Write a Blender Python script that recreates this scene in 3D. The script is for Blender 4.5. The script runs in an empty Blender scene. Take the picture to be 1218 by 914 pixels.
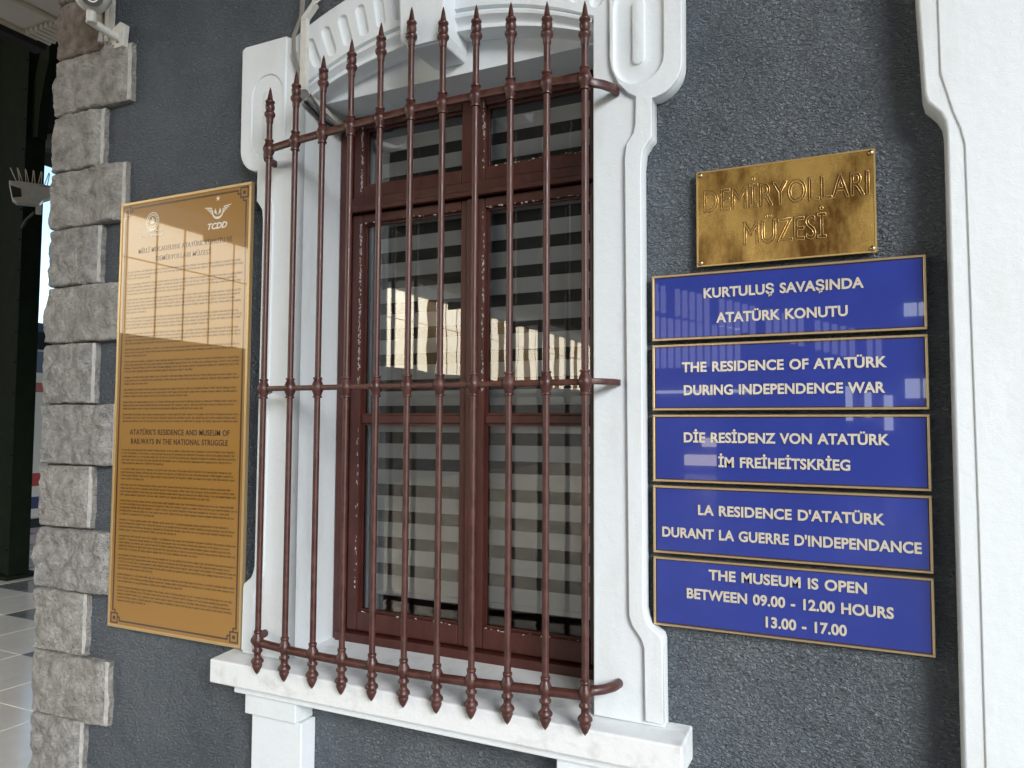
import bpy, bmesh, math, random
from mathutils import Vector, Matrix, noise
random.seed(7)
S = bpy.context.scene
COL = S.collection
PI = math.pi

# ------------------------------------------------------------------ camera
cd = bpy.data.cameras.new("camera"); cam = bpy.data.objects.new("camera", cd); COL.objects.link(cam)
cd.sensor_width = 36; cd.lens = 26.601; cd.clip_start = .05; cd.clip_end = 500
YAW, PITCH, ROLL = .443858, .0545803, .0049935
fw = Vector((-math.sin(YAW)*math.cos(PITCH), math.cos(YAW)*math.cos(PITCH), math.sin(PITCH)))
r0 = Vector((math.cos(YAW), math.sin(YAW), 0)); u0 = r0.cross(fw)
r1 = r0*math.cos(ROLL)+u0*math.sin(ROLL); u1 = -r0*math.sin(ROLL)+u0*math.cos(ROLL)
cam.matrix_world = Matrix(((r1.x, u1.x, -fw.x, 0), (r1.y, u1.y, -fw.y, -2.1), (r1.z, u1.z, -fw.z, 1.6), (0, 0, 0, 1)))
S.camera = cam

# ------------------------------------------------------------------ world, sun, exposure
SUN_DIR = Vector((.70, -.64, .39)).normalized()      # towards the light
w = bpy.data.worlds.new("World"); S.world = w; w.use_nodes = True
nt = w.node_tree; bg = nt.nodes['Background']
sk = nt.nodes.new('ShaderNodeTexSky'); sk.sky_type = 'NISHITA'; sk.sun_disc = False
sk.sun_elevation = math.asin(SUN_DIR.z); sk.sun_rotation = math.atan2(SUN_DIR.x, SUN_DIR.y)
sk.air_density = 1.0; sk.dust_density = .4; sk.ozone_density = 2.0
nt.links.new(sk.outputs[0], bg.inputs[0]); bg.inputs[1].default_value = .15
ld = bpy.data.lights.new("sun", 'SUN'); lo = bpy.data.objects.new("sun", ld); COL.objects.link(lo)
ld.energy = 2.0; ld.angle = math.radians(24); ld.color = (1, .995, .985)
lo.rotation_euler = SUN_DIR.to_track_quat('Z', 'Y').to_euler()
S.view_settings.view_transform = 'Standard'; S.view_settings.look = 'None'
S.view_settings.exposure = .95; S.view_settings.gamma = 1
S.cycles.max_bounces = 8; S.cycles.diffuse_bounces = 4; S.cycles.glossy_bounces = 4
S.cycles.transparent_max_bounces = 12; S.cycles.caustics_reflective = False; S.cycles.caustics_refractive = False
S.cycles.use_denoising = True; S.cycles.sample_clamp_indirect = 6

# ------------------------------------------------------------------ materials
def mat(name, col, rough=.6, metal=0., coat=0., coat_rough=.03, col2=None, nscale=5., ndetail=4., bump=0., bscale=60., bdist=.01,
        lo=.35, hi=.7, spec=.5, rough2=None, stretch=None, bump2=0., b2scale=400.):
    m = bpy.data.materials.new(name); m.use_nodes = True
    t = m.node_tree; b = t.nodes['Principled BSDF']; L = t.links.new
    b.inputs['Base Color'].default_value = (*col, 1); b.inputs['Roughness'].default_value = rough
    b.inputs['Metallic'].default_value = metal; b.inputs['Coat Weight'].default_value = coat
    b.inputs['Coat Roughness'].default_value = coat_rough; b.inputs['Specular IOR Level'].default_value = spec
    tc = t.nodes.new('ShaderNodeTexCoord'); vec = tc.outputs['Object']
    if stretch:
        mp = t.nodes.new('ShaderNodeMapping'); mp.inputs['Scale'].default_value = stretch; L(vec, mp.inputs[0]); vec2 = mp.outputs[0]
    else: vec2 = vec
    if col2:
        n = t.nodes.new('ShaderNodeTexNoise'); n.inputs['Scale'].default_value = nscale; n.inputs['Detail'].default_value = ndetail
        n.inputs['Roughness'].default_value = .62
        L(vec2, n.inputs['Vector'])
        r = t.nodes.new('ShaderNodeValToRGB'); r.color_ramp.elements[0].position = lo; r.color_ramp.elements[1].position = hi
        r.color_ramp.elements[0].color = (*col, 1); r.color_ramp.elements[1].color = (*col2, 1)
        L(n.outputs[0], r.inputs[0]); L(r.outputs[0], b.inputs['Base Color'])
        if rough2 is not None:
            mr = t.nodes.new('ShaderNodeMapRange'); mr.inputs[1].default_value = lo; mr.inputs[2].default_value = hi
            mr.inputs[3].default_value = rough; mr.inputs[4].default_value = rough2
            L(n.outputs[0], mr.inputs[0]); L(mr.outputs[0], b.inputs['Roughness'])
    if bump:
        n2 = t.nodes.new('ShaderNodeTexNoise'); n2.inputs['Scale'].default_value = bscale; n2.inputs['Detail'].default_value = 5
        L(vec, n2.inputs['Vector'])
        bp = t.nodes.new('ShaderNodeBump'); bp.inputs['Strength'].default_value = bump; bp.inputs['Distance'].default_value = bdist
        L(n2.outputs[0], bp.inputs['Height']); L(bp.outputs[0], b.inputs['Normal'])
        if bump2:
            n3 = t.nodes.new('ShaderNodeTexNoise'); n3.inputs['Scale'].default_value = b2scale; n3.inputs['Detail'].default_value = 3
            L(vec, n3.inputs['Vector'])
            bq = t.nodes.new('ShaderNodeBump'); bq.inputs['Strength'].default_value = bump2; bq.inputs['Distance'].default_value = bdist*.3
            L(n3.outputs[0], bq.inputs['Height']); L(bp.outputs[0], bq.inputs['Normal']); L(bq.outputs[0], b.inputs['Normal'])
    return m

def stucco_material():
    m = bpy.data.materials.new('dark_stucco'); m.use_nodes = True
    t = m.node_tree; b = t.nodes['Principled BSDF']; L = t.links.new
    tc = t.nodes.new('ShaderNodeTexCoord')
    b.inputs['Roughness'].default_value = .5; b.inputs['Specular IOR Level'].default_value = .45
    n = t.nodes.new('ShaderNodeTexNoise'); n.inputs['Scale'].default_value = 2.1; n.inputs['Detail'].default_value = 9; n.inputs['Roughness'].default_value = .65; L(tc.outputs['Object'], n.inputs['Vector'])
    r = t.nodes.new('ShaderNodeValToRGB'); r.color_ramp.elements[0].position = .3; r.color_ramp.elements[1].position = .72
    r.color_ramp.elements[0].color = (.150, .184, .220, 1); r.color_ramp.elements[1].color = (.290, .330, .372, 1)
    L(n.outputs[0], r.inputs[0])
    # a few pale specks of old paint
    n4 = t.nodes.new('ShaderNodeTexNoise'); n4.inputs['Scale'].default_value = 55; n4.inputs['Detail'].default_value = 2; L(tc.outputs['Object'], n4.inputs['Vector'])
    r4 = t.nodes.new('ShaderNodeValToRGB'); r4.color_ramp.elements[0].position = .80; r4.color_ramp.elements[1].position = .84
    L(n4.outputs[0], r4.inputs[0])
    mx = t.nodes.new('ShaderNodeMixRGB'); mx.inputs[2].default_value = (.3, .31, .32, 1)
    L(r4.outputs[0], mx.inputs[0]); L(r.outputs[0], mx.inputs[1]); L(mx.outputs[0], b.inputs['Base Color'])
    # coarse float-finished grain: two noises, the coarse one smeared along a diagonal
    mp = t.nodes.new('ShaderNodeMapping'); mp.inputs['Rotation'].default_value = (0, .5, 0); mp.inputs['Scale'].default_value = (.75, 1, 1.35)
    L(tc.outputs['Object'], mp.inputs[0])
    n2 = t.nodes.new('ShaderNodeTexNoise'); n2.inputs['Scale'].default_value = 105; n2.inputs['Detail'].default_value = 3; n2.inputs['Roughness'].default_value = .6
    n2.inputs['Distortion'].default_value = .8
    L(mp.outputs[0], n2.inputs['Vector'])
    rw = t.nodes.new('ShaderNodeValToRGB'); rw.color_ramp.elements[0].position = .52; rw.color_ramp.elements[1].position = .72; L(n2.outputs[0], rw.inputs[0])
    mw = t.nodes.new('ShaderNodeMixRGB'); mw.inputs[2].default_value = (.44, .48, .53, 1); mq = t.nodes.new('ShaderNodeMath'); mq.operation = 'MULTIPLY'; mq.inputs[1].default_value = .55  # lit-grain highlights painted in: colour lightened on the peaks of the bump noise
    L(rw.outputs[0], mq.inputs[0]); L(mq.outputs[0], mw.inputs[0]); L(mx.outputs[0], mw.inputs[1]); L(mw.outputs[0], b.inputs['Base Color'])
    n3 = t.nodes.new('ShaderNodeTexNoise'); n3.inputs['Scale'].default_value = 16; n3.inputs['Detail'].default_value = 3; L(tc.outputs['Object'], n3.inputs['Vector'])
    b1 = t.nodes.new('ShaderNodeBump'); b1.inputs['Strength'].default_value = .5; b1.inputs['Distance'].default_value = .02; L(n3.outputs[0], b1.inputs['Height'])
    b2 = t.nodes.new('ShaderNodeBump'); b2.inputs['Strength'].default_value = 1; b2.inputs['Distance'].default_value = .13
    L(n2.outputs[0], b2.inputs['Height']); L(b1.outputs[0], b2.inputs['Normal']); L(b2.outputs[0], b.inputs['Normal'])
    return m

def glass_material(name, tint=(.985, .995, .99), rough=.0):
    m = bpy.data.materials.new(name); m.use_nodes = True
    t = m.node_tree; t.nodes.clear(); L = t.links.new
    o = t.nodes.new('ShaderNodeOutputMaterial'); mx = t.nodes.new('ShaderNodeMixShader')
    tr = t.nodes.new('ShaderNodeBsdfTransparent'); tr.inputs[0].default_value = (*tint, 1)
    gl = t.nodes.new('ShaderNodeBsdfGlossy'); gl.inputs['Roughness'].default_value = rough
    fr = t.nodes.new('ShaderNodeFresnel'); fr.inputs[0].default_value = 1.5
    ml = t.nodes.new('ShaderNodeMath'); ml.operation = 'MULTIPLY'; ml.inputs[1].default_value = 1.35; L(fr.outputs[0], ml.inputs[0])
    # old sheet glass: a very slight waviness
    tc = t.nodes.new('ShaderNodeTexCoord'); n = t.nodes.new('ShaderNodeTexNoise'); n.inputs['Scale'].default_value = 7; n.inputs['Detail'].default_value = 1
    L(tc.outputs['Object'], n.inputs['Vector'])
    bp = t.nodes.new('ShaderNodeBump'); bp.inputs['Strength'].default_value = .05; bp.inputs['Distance'].default_value = .004; L(n.outputs[0], bp.inputs['Height'])
    L(bp.outputs[0], gl.inputs['Normal'])
    L(ml.outputs[0], mx.inputs[0]); L(tr.outputs[0], mx.inputs[1]); L(gl.outputs[0], mx.inputs[2]); L(mx.outputs[0], o.inputs[0])
    return m

def emit_material(name, col, strength):
    m = bpy.data.materials.new(name); m.use_nodes = True
    b = m.node_tree.nodes['Principled BSDF']
    b.inputs['Base Color'].default_value = (.7, .68, .62, 1); b.inputs['Emission Color'].default_value = (*col, 1)
    b.inputs['Emission Strength'].default_value = strength
    return m

M = dict(
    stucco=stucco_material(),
    white=mat('white_masonry_paint', (.72, .77, .80), .5, col2=(.64, .665, .665), nscale=5, ndetail=8, lo=.50, hi=.78, stretch=(1.6, 1.6, .45), bump=.25, bscale=35, bdist=.006, bump2=.3, b2scale=260),
    white2=mat('sill_paint', (.60, .61, .60), .5, col2=(.76, .79, .80), nscale=11, ndetail=9, lo=.30, hi=.46, bump=.3, bscale=40, bdist=.006, bump2=.3, b2scale=260),
    iron=mat('grille_paint', (.052, .015, .012), .34, col2=(.088, .032, .024), nscale=28, ndetail=8, lo=.42, hi=.66, rough2=.55, bump=.35, bscale=120, bdist=.002, spec=.5),
    wood=mat('window_paint', (.055, .013, .009), .42, col2=(.085, .024, .018), nscale=26, bump=.35, bscale=45, bdist=.004, stretch=(1, 1, .25)),
    glass=glass_material('old_window_glass'),
    stone_a=mat('rock_faced_stone', (.27, .262, .25), .85, col2=(.50, .49, .465), nscale=22, ndetail=12, lo=.36, hi=.62, bump=1, bscale=55, bdist=.03, bump2=1, b2scale=260),
    stone_c=mat('rock_faced_stone_warm', (.30, .283, .26), .85, col2=(.55, .53, .495), nscale=19, ndetail=12, lo=.34, hi=.64, bump=1, bscale=62, bdist=.03, bump2=1, b2scale=260),
    stone_b=mat('rock_faced_stone_brown', (.20, .16, .135), .85, col2=(.38, .32, .27), nscale=18, ndetail=12, lo=.36, hi=.64, bump=1, bscale=55, bdist=.03, bump2=1, b2scale=260),
    stone_edge=mat('chiselled_margin', (.42, .42, .40), .8, col2=(.62, .62, .59), nscale=30, ndetail=6, bump=.6, bscale=160, bdist=.004),
    mortar=mat('mortar', (.16, .155, .15), .9, bump=.5, bscale=150, bdist=.004),
    gold=mat('gold_print', (.31, .150, .019), .42, metal=.0, coat=1., coat_rough=.015, spec=.4),
    gold_edge=mat('gold_edge', (.50, .36, .18), .35, metal=.4),
    ink=mat('dark_ink', (.035, .012, .008), .35, coat=1., coat_rough=.015),
    ink_soft=mat('small_print_ink', (.055, .024, .006), .4, coat=1., coat_rough=.015),
    print_white=mat('white_print', (.80, .76, .66), .4, coat=1., coat_rough=.015),
    blue=mat('blue_enamel', (.014, .030, .235), .35, coat=1., coat_rough=.012, col2=(.019, .038, .275), nscale=6),
    brass_frame=mat('brass_frame', (.80, .60, .34), .28, metal=.85),
    letter=mat('pale_brass_letter', (.92, .85, .70), .26, metal=.6),
    black=mat('black_board', (.012, .012, .012), .6),
    brass=mat('patina_reflection_brass', (.98, .62, .18), .24, metal=.75, col2=(.20, .095, .022), nscale=6, ndetail=9, lo=.42, hi=.62, rough2=.34, stretch=(1.3, 1, .6), bump=.04, bscale=5, bdist=.02),  # dark mottling: patina plus dark reflections painted into the colour
    brass_line=mat('bright_brass_line', (.95, .66, .26), .3, metal=.8), groove=mat('painted_groove_shade', (.10, .045, .010), .5, metal=.6),
    screw=mat('screw_head', (.36, .28, .18), .35, metal=1., bump=.3, bscale=300, bdist=.002),
    plastic=mat('aged_white_plastic', (.55, .54, .50), .4, col2=(.66, .65, .61), nscale=20),
    cable=mat('grey_cable', (.22, .21, .20), .5), cable_b=mat('black_cable', (.02, .02, .02), .45),
    lens=mat('black_lens', (.006, .006, .006), .35),
    blind=mat('blind_fabric', (.86, .86, .84), .8, bump=.2, bscale=500, bdist=.001),
    sheer=mat('blind_mesh', (.075, .075, .07), .8),
    curtain=mat('curtain', (.55, .62, .66), .8),
    room=mat('room_wall', (.22, .2, .18), .8), 
    soffit=mat('soffit_boards', (.70, .64, .55), .6, col2=(.80, .74, .65), nscale=6), batten=mat('soffit_batten', (.62, .54, .43), .6),
    roof=mat('dark_roof', (.018, .018, .018), .8), steel=mat('roof_steel', (.035, .037, .035), .6),
    green=mat('dark_green_steel', (.006, .011, .005), .75, col2=(.010, .016, .008), nscale=8, spec=.1),
    floor=mat('polished_marble', (.40, .39, .37), .28, col2=(.52, .50, .47), nscale=2.5, spec=.5),
    tile_a=mat('pale_marble_tile', (.74, .69, .60), .16, col2=(.86, .82, .74), nscale=3), tile_b=mat('grey_marble_tile', (.17, .175, .17), .12, col2=(.28, .28, .27), nscale=3),
    ballast=mat('ballast', (.10, .09, .08), .9, col2=(.2, .18, .16), nscale=40, bump=1, bscale=25, bdist=.05),
    cream=mat('coach_cream', (.88, .78, .68), .3), red=mat('coach_red', (.55, .03, .03), .3), navy=mat('coach_navy', (.03, .04, .16), .3),
    dark=mat('dark_underframe', (.02, .02, .02), .7), coach_glass=mat('coach_glass', (.03, .04, .06), .1),
    render_wall=mat('hall_wall', (.26, .24, .22), .8), cladding=mat('hall_cladding', (.42, .40, .45), .6),
    pane=emit_material('backlit_window', (1.0, .88, .66), 3.4), pane2=emit_material('hall_glow_cool', (.86, .93, 1.0), 3.0),
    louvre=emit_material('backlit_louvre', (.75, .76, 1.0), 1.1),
    mull=mat('hall_mullion', (.62, .33, .09), .5),
)

# ------------------------------------------------------------------ builders
class MB:
    def __init__(s): s.v = []; s.f = []
    def add(s, v, f):
        n = len(s.v); s.v += [tuple(p) for p in v]; s.f += [tuple(i+n for i in q) for q in f]; return s
    def box(s, x0, x1, y0, y1, z0, z1):
        return s.add([(x0,y0,z0),(x1,y0,z0),(x1,y1,z0),(x0,y1,z0),(x0,y0,z1),(x1,y0,z1),(x1,y1,z1),(x0,y1,z1)],
                     [(0,3,2,1),(4,5,6,7),(0,1,5,4),(1,2,6,5),(2,3,7,6),(3,0,4,7)])
    def prism(s, poly, y0, y1):            # poly in (x, z), counter-clockwise seen from -y
        n = len(poly)
        v = [(x, y0, z) for x, z in poly]+[(x, y1, z) for x, z in poly]
        f = [tuple(range(n)), tuple(reversed(range(n, 2*n)))]
        f += [((i+1) % n, i, i+n, (i+1) % n+n) for i in range(n)]
        return s.add(v, f)
    def lathe(s, cx, cy, prof, n=14):      # prof: (radius, z)
        v = []; f = []
        for r, z in prof:
            for k in range(n):
                a = 2*PI*k/n; v.append((cx+r*math.cos(a), cy+r*math.sin(a), z))
        for i in range(len(prof)-1):
            for k in range(n):
                k2 = (k+1) % n; f.append((i*n+k, i*n+k2, (i+1)*n+k2, (i+1)*n+k))
        f.append(tuple(reversed(range(n)))); f.append(tuple((len(prof)-1)*n+k for k in range(n)))
        return s.add(v, f)
    def sweep(s, path, ring):              # ring: (side, up) offsets; up stays near +z
        P = [Vector(p) for p in path]; n = len(ring); v = []; f = []
        for i, p in enumerate(P):
            t = (P[min(i+1, len(P)-1)]-P[max(i-1, 0)]).normalized()
            up = Vector((0, 0, 1)) if abs(t.z) < .9 else Vector((0, -1, 0))
            sd = t.cross(up).normalized(); uu = sd.cross(t)
            for a, b in ring: v.append(tuple(p+sd*a+uu*b))
        for i in range(len(P)-1):
            for k in range(n):
                k2 = (k+1) % n; f.append((i*n+k, (i+1)*n+k, (i+1)*n+k2, i*n+k2))
        f.append(tuple(range(n))); f.append(tuple((len(P)-1)*n+k for k in reversed(range(n))))
        return s.add(v, f)
    def tube(s, path, r, n=8): return s.sweep(path, [(r*math.cos(2*PI*k/n), r*math.sin(2*PI*k/n)) for k in range(n)])
    def build(s, name, m, parent=None, bevel=0., smooth=False, seg=2, origin=None, angle=40):
        me = bpy.data.meshes.new(name)
        v = s.v
        if origin is not None: v = [(a-origin[0], b-origin[1], c-origin[2]) for a, b, c in v]
        me.from_pydata(v, [], s.f); me.materials.append(m if not isinstance(m, str) else M[m])
        bm = bmesh.new(); bm.from_mesh(me)
        bmesh.ops.recalc_face_normals(bm, faces=bm.faces)
        if bevel:
            es = [e for e in bm.edges if len(e.link_faces) == 2 and e.calc_face_angle(0) > math.radians(30)]
            bmesh.ops.bevel(bm, geom=es, offset=bevel, segments=seg, profile=.5, affect='EDGES', clamp_overlap=True)
        if smooth:
            for f in bm.faces: f.smooth = True
            for e in bm.edges:
                if len(e.link_faces) == 2 and e.calc_face_angle(0) > math.radians(angle): e.smooth = False
        bm.to_mesh(me); bm.free()
        o = bpy.data.objects.new(name, me); COL.objects.link(o)
        if parent is not None: attach(o, parent)
        if origin is not None: place(o, origin)
        return o

def wloc(o):
    p = Vector(o.location)
    while o.parent: o = o.parent; p += Vector(o.location)
    return p
def attach(o, parent):
    # geometry is written in world metres: keep the world placement by offsetting the child
    o.parent = parent; o.location = Vector(o.location) - wloc(parent)
def place(o, p):
    base = wloc(o.parent) if o.parent else Vector((0, 0, 0)); o.location = Vector(p)-base
def empty(name, loc):
    o = bpy.data.objects.new(name, None); o.empty_display_size = .1; o.location = loc; COL.objects.link(o); return o
def tag(o, label=None, cat=None, group=None, kind=None):
    if label: o['label'] = label
    if cat: o['category'] = cat
    if group: o['group'] = group
    if kind: o['kind'] = kind
    return o

def plate(name, loops, y_back, y_front, m, parent=None, bevel=.004):
    """a flat plate with holes: loops in (x, z); first is the outline"""
    cu = bpy.data.curves.new(name, 'CURVE'); cu.dimensions = '2D'; cu.fill_mode = 'BOTH'
    th = abs(y_back-y_front)
    cu.extrude = max(th/2-bevel, 0.0001); cu.bevel_depth = bevel; cu.bevel_resolution = 2; cu.offset = -bevel
    for lp in loops:
        sp = cu.splines.new('POLY'); sp.points.add(len(lp)-1)
        for i, (x, z) in enumerate(lp): sp.points[i].co = (x, z, 0, 1)
        sp.use_cyclic_u = True
    return curve_mesh(cu, name, (y_back+y_front)/2, m, parent)
def curve_mesh(cu, name, y, m, parent, sx=1, sz=1, x0=0, z0=0, depth=1, fit=None):
    tmp = bpy.data.objects.new('tmp', cu); COL.objects.link(tmp)
    bpy.context.view_layer.update()
    dg = bpy.context.evaluated_depsgraph_get(); me = bpy.data.meshes.new_from_object(tmp.evaluated_get(dg))
    if fit:
        xs = [v.co.x for v in me.vertices]; a, b = min(xs), max(xs); sx = (fit[1]-fit[0])/(b-a); x0 = fit[0]-a*sx
    for v in me.vertices:
        c = v.co; v.co = (x0+c.x*sx, y-c.z*depth, z0+c.y*sz)
    me.name = name; me.materials.clear(); me.materials.append(M[m] if isinstance(m, str) else m)
    bpy.data.objects.remove(tmp); bpy.data.curves.remove(cu)
    o = bpy.data.objects.new(name, me); COL.objects.link(o)
    if parent is not None: attach(o, parent)
    return o
def lettering(body, x0, x1, base, cap, y, m, parent, bold=.022, ext=.001, outline=0, name='lettering', shear=0., spacing=1., word=1.):
    cu = bpy.data.curves.new(name, 'FONT'); cu.body = body; cu.resolution_u = 4
    cu.shear = shear; cu.space_character = spacing; cu.space_word = word
    capf = .728 if bold else .70
    sc = cap/capf
    if outline: cu.fill_mode = 'NONE'; cu.bevel_depth = outline/sc; cu.bevel_resolution = 1
    else: cu.offset = bold; cu.extrude = .001
    o = curve_mesh(cu, name, y, m, parent, sz=sc, z0=base, depth=(sc if outline else ext/.001), fit=(x0, x1))
    return o

# ------------------------------------------------------------------ ground, roof, surroundings
gf = MB().box(-60, 60, -60, 60, -1.35, -1.25).build('ground', 'ballast'); tag(gf, kind='structure', label='dark track ballast ground below the platform')
pf = MB(); pf.box(-12.2, 40, -38, 4.0, -1.2, 0).box(-11.6, -3.3, 4.0, 5.6, -1.2, 0)
pf = pf.build('platform_floor', 'floor'); tag(pf, kind='structure', label='polished pale marble platform floor')
TS = .61
tl_mesh = {}
for key in ('tile_a', 'tile_b'):
    o = MB().box(0, TS-.006, 0, TS-.006, 0, .012).build('floor_tile', key, None, bevel=.002, seg=1); tl_mesh[key] = o.data
    bpy.data.objects.remove(o)
for i in range(14):
    for j in range(9):
        x = -11.4+i*TS; y = -.6+j*TS
        if x+TS > -3.3 and y+TS > -.02: continue
        dark = (i+2*j) % 4 == 0
        t = bpy.data.objects.new('floor_tile', tl_mesh['tile_b' if dark else 'tile_a']); COL.objects.link(t)
        t.location = (x, y, .001+random.uniform(0, .0015)); t.parent = pf

rf = MB().box(-15.6, 6.0, -40, 14, 7.0, 7.15).build('shed_roof', 'roof'); tag(rf, kind='structure', label='dark underside of the station shed roof')
tr = MB()
for x in (-13.5, -11, -8.4, -6): tr.box(x-.06, x+.06, -38, 13.9, 6.55, 6.97)
for y in (-30, -24, -18, -12, -6, 6, 9, 12): tr.box(-15.5, -3.6 if y > 0 else 5.9, y-.05, y+.05, 6.3, 6.54)
tr.build('roof_beams', 'steel', rf)

# canopy beside the building, with pale boards seen from below
cp = empty('station_canopy', (-4.0, 0, 4.2)); tag(cp, 'pale boarded canopy underside above the stone corner, top left', 'canopy')
x = -5.03; k = 0
while x < -3.25:
    MB().box(x, x+.325, -2.0, 1.0, 4.2, 4.225).build('soffit_board', 'soffit', cp, bevel=.003, seg=1)
    MB().box(x-.014, x+.014, -2.02, 1.01, 4.175, 4.199).build('batten', 'batten', cp, bevel=.003, seg=1)
    x += .34; k += 1
ed = MB()
xx = -4.98
while xx < -3.3: ed.tube([(xx, .9, 4.17), (xx, 1.06, 4.17)], .018, 8); xx += .05
ed.build('corrugated_edge', 'soffit', cp)
MB().box(-5.05, -3.25, -2.0, 1.0, 4.24, 4.32).build('canopy_deck', 'roof', cp)
MB().box(-5.16, -5.05, -2.0, 1.08, 4.14, 4.40).build('fascia', 'roof', cp)

# green steel column
st = empty('steel_column', (-8.2, 2.83, 0)); tag(st, 'thick dark green steel column standing on the platform at left', 'column')
MB().box(-8.60, -7.97, 2.78, 2.89, .0, 6.95).build('web', 'green', st, bevel=.006)
MB().box(-8.005, -7.95, 2.73, 2.94, .02, 6.94).build('flange', 'green', st, bevel=.004)
MB().box(-8.65, -8.60, 2.73, 2.94, .02, 6.94).build('flange', 'green', st, bevel=.004)
MB().box(-8.72, -7.86, 2.66, 3.02, .013, .05).build('base_plate', 'green', st, bevel=.004)
rv = MB()
for z in [.3+.32*i for i in range(20)]: rv.lathe(-7.98, 2.726, [(.012, z), (.012, z+.012)], 8)
rv.build('rivets', 'green', st)
ar = MB(); pts = [(-7.93+1.9*(1-math.cos(a)), 4.6+2.1*math.sin(a)) for a in [PI/2*i/12 for i in range(13)]]
ar.sweep([(x, 2.83, z) for x, z in pts], [(-.09, -.05), (.09, -.05), (.09, .05), (-.09, .05)])
ar.build('curved_bracket', 'green', st)
# pale strips in the dark roof (far pale bars)
for k, (x, y, z) in enumerate([(-9.6, 3.9, 6.2), (-8.9, 3.2, 4.9)]):
    o = MB().box(x-.35, x+.35, y-.03, y+.03, z-.035, z+.035).build('roof_purlin', 'batten'); attach(o, rf)

def spiked_housing(loc, rz, sc, label, spikes):
    e = empty('surveillance_camera', loc); tag(e, label, 'camera'); e.rotation_euler = (0, 0, rz)
    def part(mb, name, m, **k):
        mb.v = [(a*sc, b*sc, c*sc) for a, b, c in mb.v]
        o = mb.build(name, m, None, **k); o.parent = e; return o
    h = MB(); h.prism([(-.20, .02), (-.17, -.13), (-.13, -.16), (.06, -.15), (.09, -.10), (.24, -.02), (.24, .03), (-.20, .05)], -.07, .07)
    part(h, 'housing', 'plastic', bevel=.006)
    part(MB().prism([(-.19, -.0), (-.165, -.12), (-.09, -.10), (-.10, -.02)], -.076, -.071), 'front_glass', 'lens')
    part(MB().box(.03, .08, -.02, .02, -.24, -.15), 'mounting_foot', 'plastic', bevel=.004)
    if spikes:
        part(MB().box(-.15, .19, -.03, .03, .05, .065), 'spike_strip', 'plastic')
        for i in range(13):
            a = -.5+i*.085+(.15 if i % 2 else -.15); x = -.14+i*.026
            part(MB().tube([(x, 0, .06), (x+.16*math.sin(a)*.6, (-.02 if i % 2 else .02), .06+.14)], .005, 5), 'spike', 'batten')
    return e
spiked_housing((-7.62, 2.62, 3.95), 1.0, 1.0, 'white camera housing with a comb of bird spikes on top, on the column', True)
spiked_housing((-8.05, 3.35, 3.62), .3, .75, 'small white camera housing without spikes, beyond the column', False)
tag(MB().tube([(-7.9, 2.7, 3.62), (-7.75, 2.64, 3.66), (-7.6, 2.63, 3.72)], .015, 6).build('camera_bracket', 'steel', bpy.data.objects['steel_column']))

# train behind the column
tn = empty('passenger_coach', (-15.6, 12, -1.2)); tag(tn, 'cream railway coach with red and navy stripes behind the column', 'train')
TX = -14.2; Y0, Y1 = 2.0, 26.0
MB().box(TX-2.8, TX, Y0, Y1, -.2, 3.0).build('body', 'cream', tn, bevel=.05)
ro = MB(); ro.prism([(TX-2.8, 3.0), (TX, 3.0), (TX-.25, 3.35), (TX-.8, 3.6), (TX-2.0, 3.6), (TX-2.55, 3.35)], Y0, Y1); ro.build('roof', 'dark', tn)
for nm, z0, z1, m in (('red_stripe', 2.18, 2.36, 'red'), ('navy_stripe', 2.55, 2.95, 'navy'), ('red_stripe', .42, .66, 'red'), ('navy_stripe', .0, .22, 'navy')):
    MB().box(TX, TX+.006, Y0+.05, Y1-.05, z0, z1).build(nm, m, tn)
for i in range(11): 
    MB().box(TX+.008, TX+.02, Y0+1+i*2.1, Y0+2.5+i*2.1, 2.6, 2.9).build('window', 'coach_glass', tn)
MB().box(TX-2.6, TX-.1, Y0+.3, Y1-.3, -1.1, -.2).build('underframe', 'dark', tn)
for y in (4, 6.2, 21, 23.2):
    wl = MB().lathe(0, 0, [(.1, -.06), (.46, -.06), (.46, .06), (.1, .06)], 20).build('wheel', 'dark', None)
    wl.rotation_euler = (0, PI/2, 0); wl.parent = tn; wl.location = Vector((TX-.2, y, -.75))-wloc(tn)

# shed side wall with a long backlit glazed band (seen only as reflections)
sw = empty('shed_side_wall', (-18, -25, 0)); tag(sw, 'long shed wall with a tall band of backlit windows across the tracks', 'wall')
MB().box(-18.4, -18, -60, -4, -1.2, 4.0).build('wall_base', 'render_wall', sw)
MB().box(-18.4, -18, -60, -4, 7.3, 9.5).build('wall_top', 'render_wall', sw)
y = -58.; pm = None
while y < -4.4:
    g = .75 if int((y+58)/.95) % 4 == 3 and y < -21 else .05
    if pm is None:
        pm = MB().box(0, .04, 0, .90, 0, 3.3).build('window_pane', 'pane', sw); me = pm.data; pm.location = Vector((-18.25, y, 4.0))-wloc(sw)
    else:
        p2 = bpy.data.objects.new('window_pane', me); COL.objects.link(p2); p2.parent = sw; p2.location = Vector((-18.25, y, 4.0))-wloc(sw)
    MB().box(-18.27, -18.19, y+.90, y+.90+g, 4.0, 7.3).build('mullion', 'mull', sw)
    y += .90+g
MB().box(-18.2, -18.17, -58, -4.4, 6.1, 6.13).build('glazing_rail', 'mull', sw)
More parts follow.
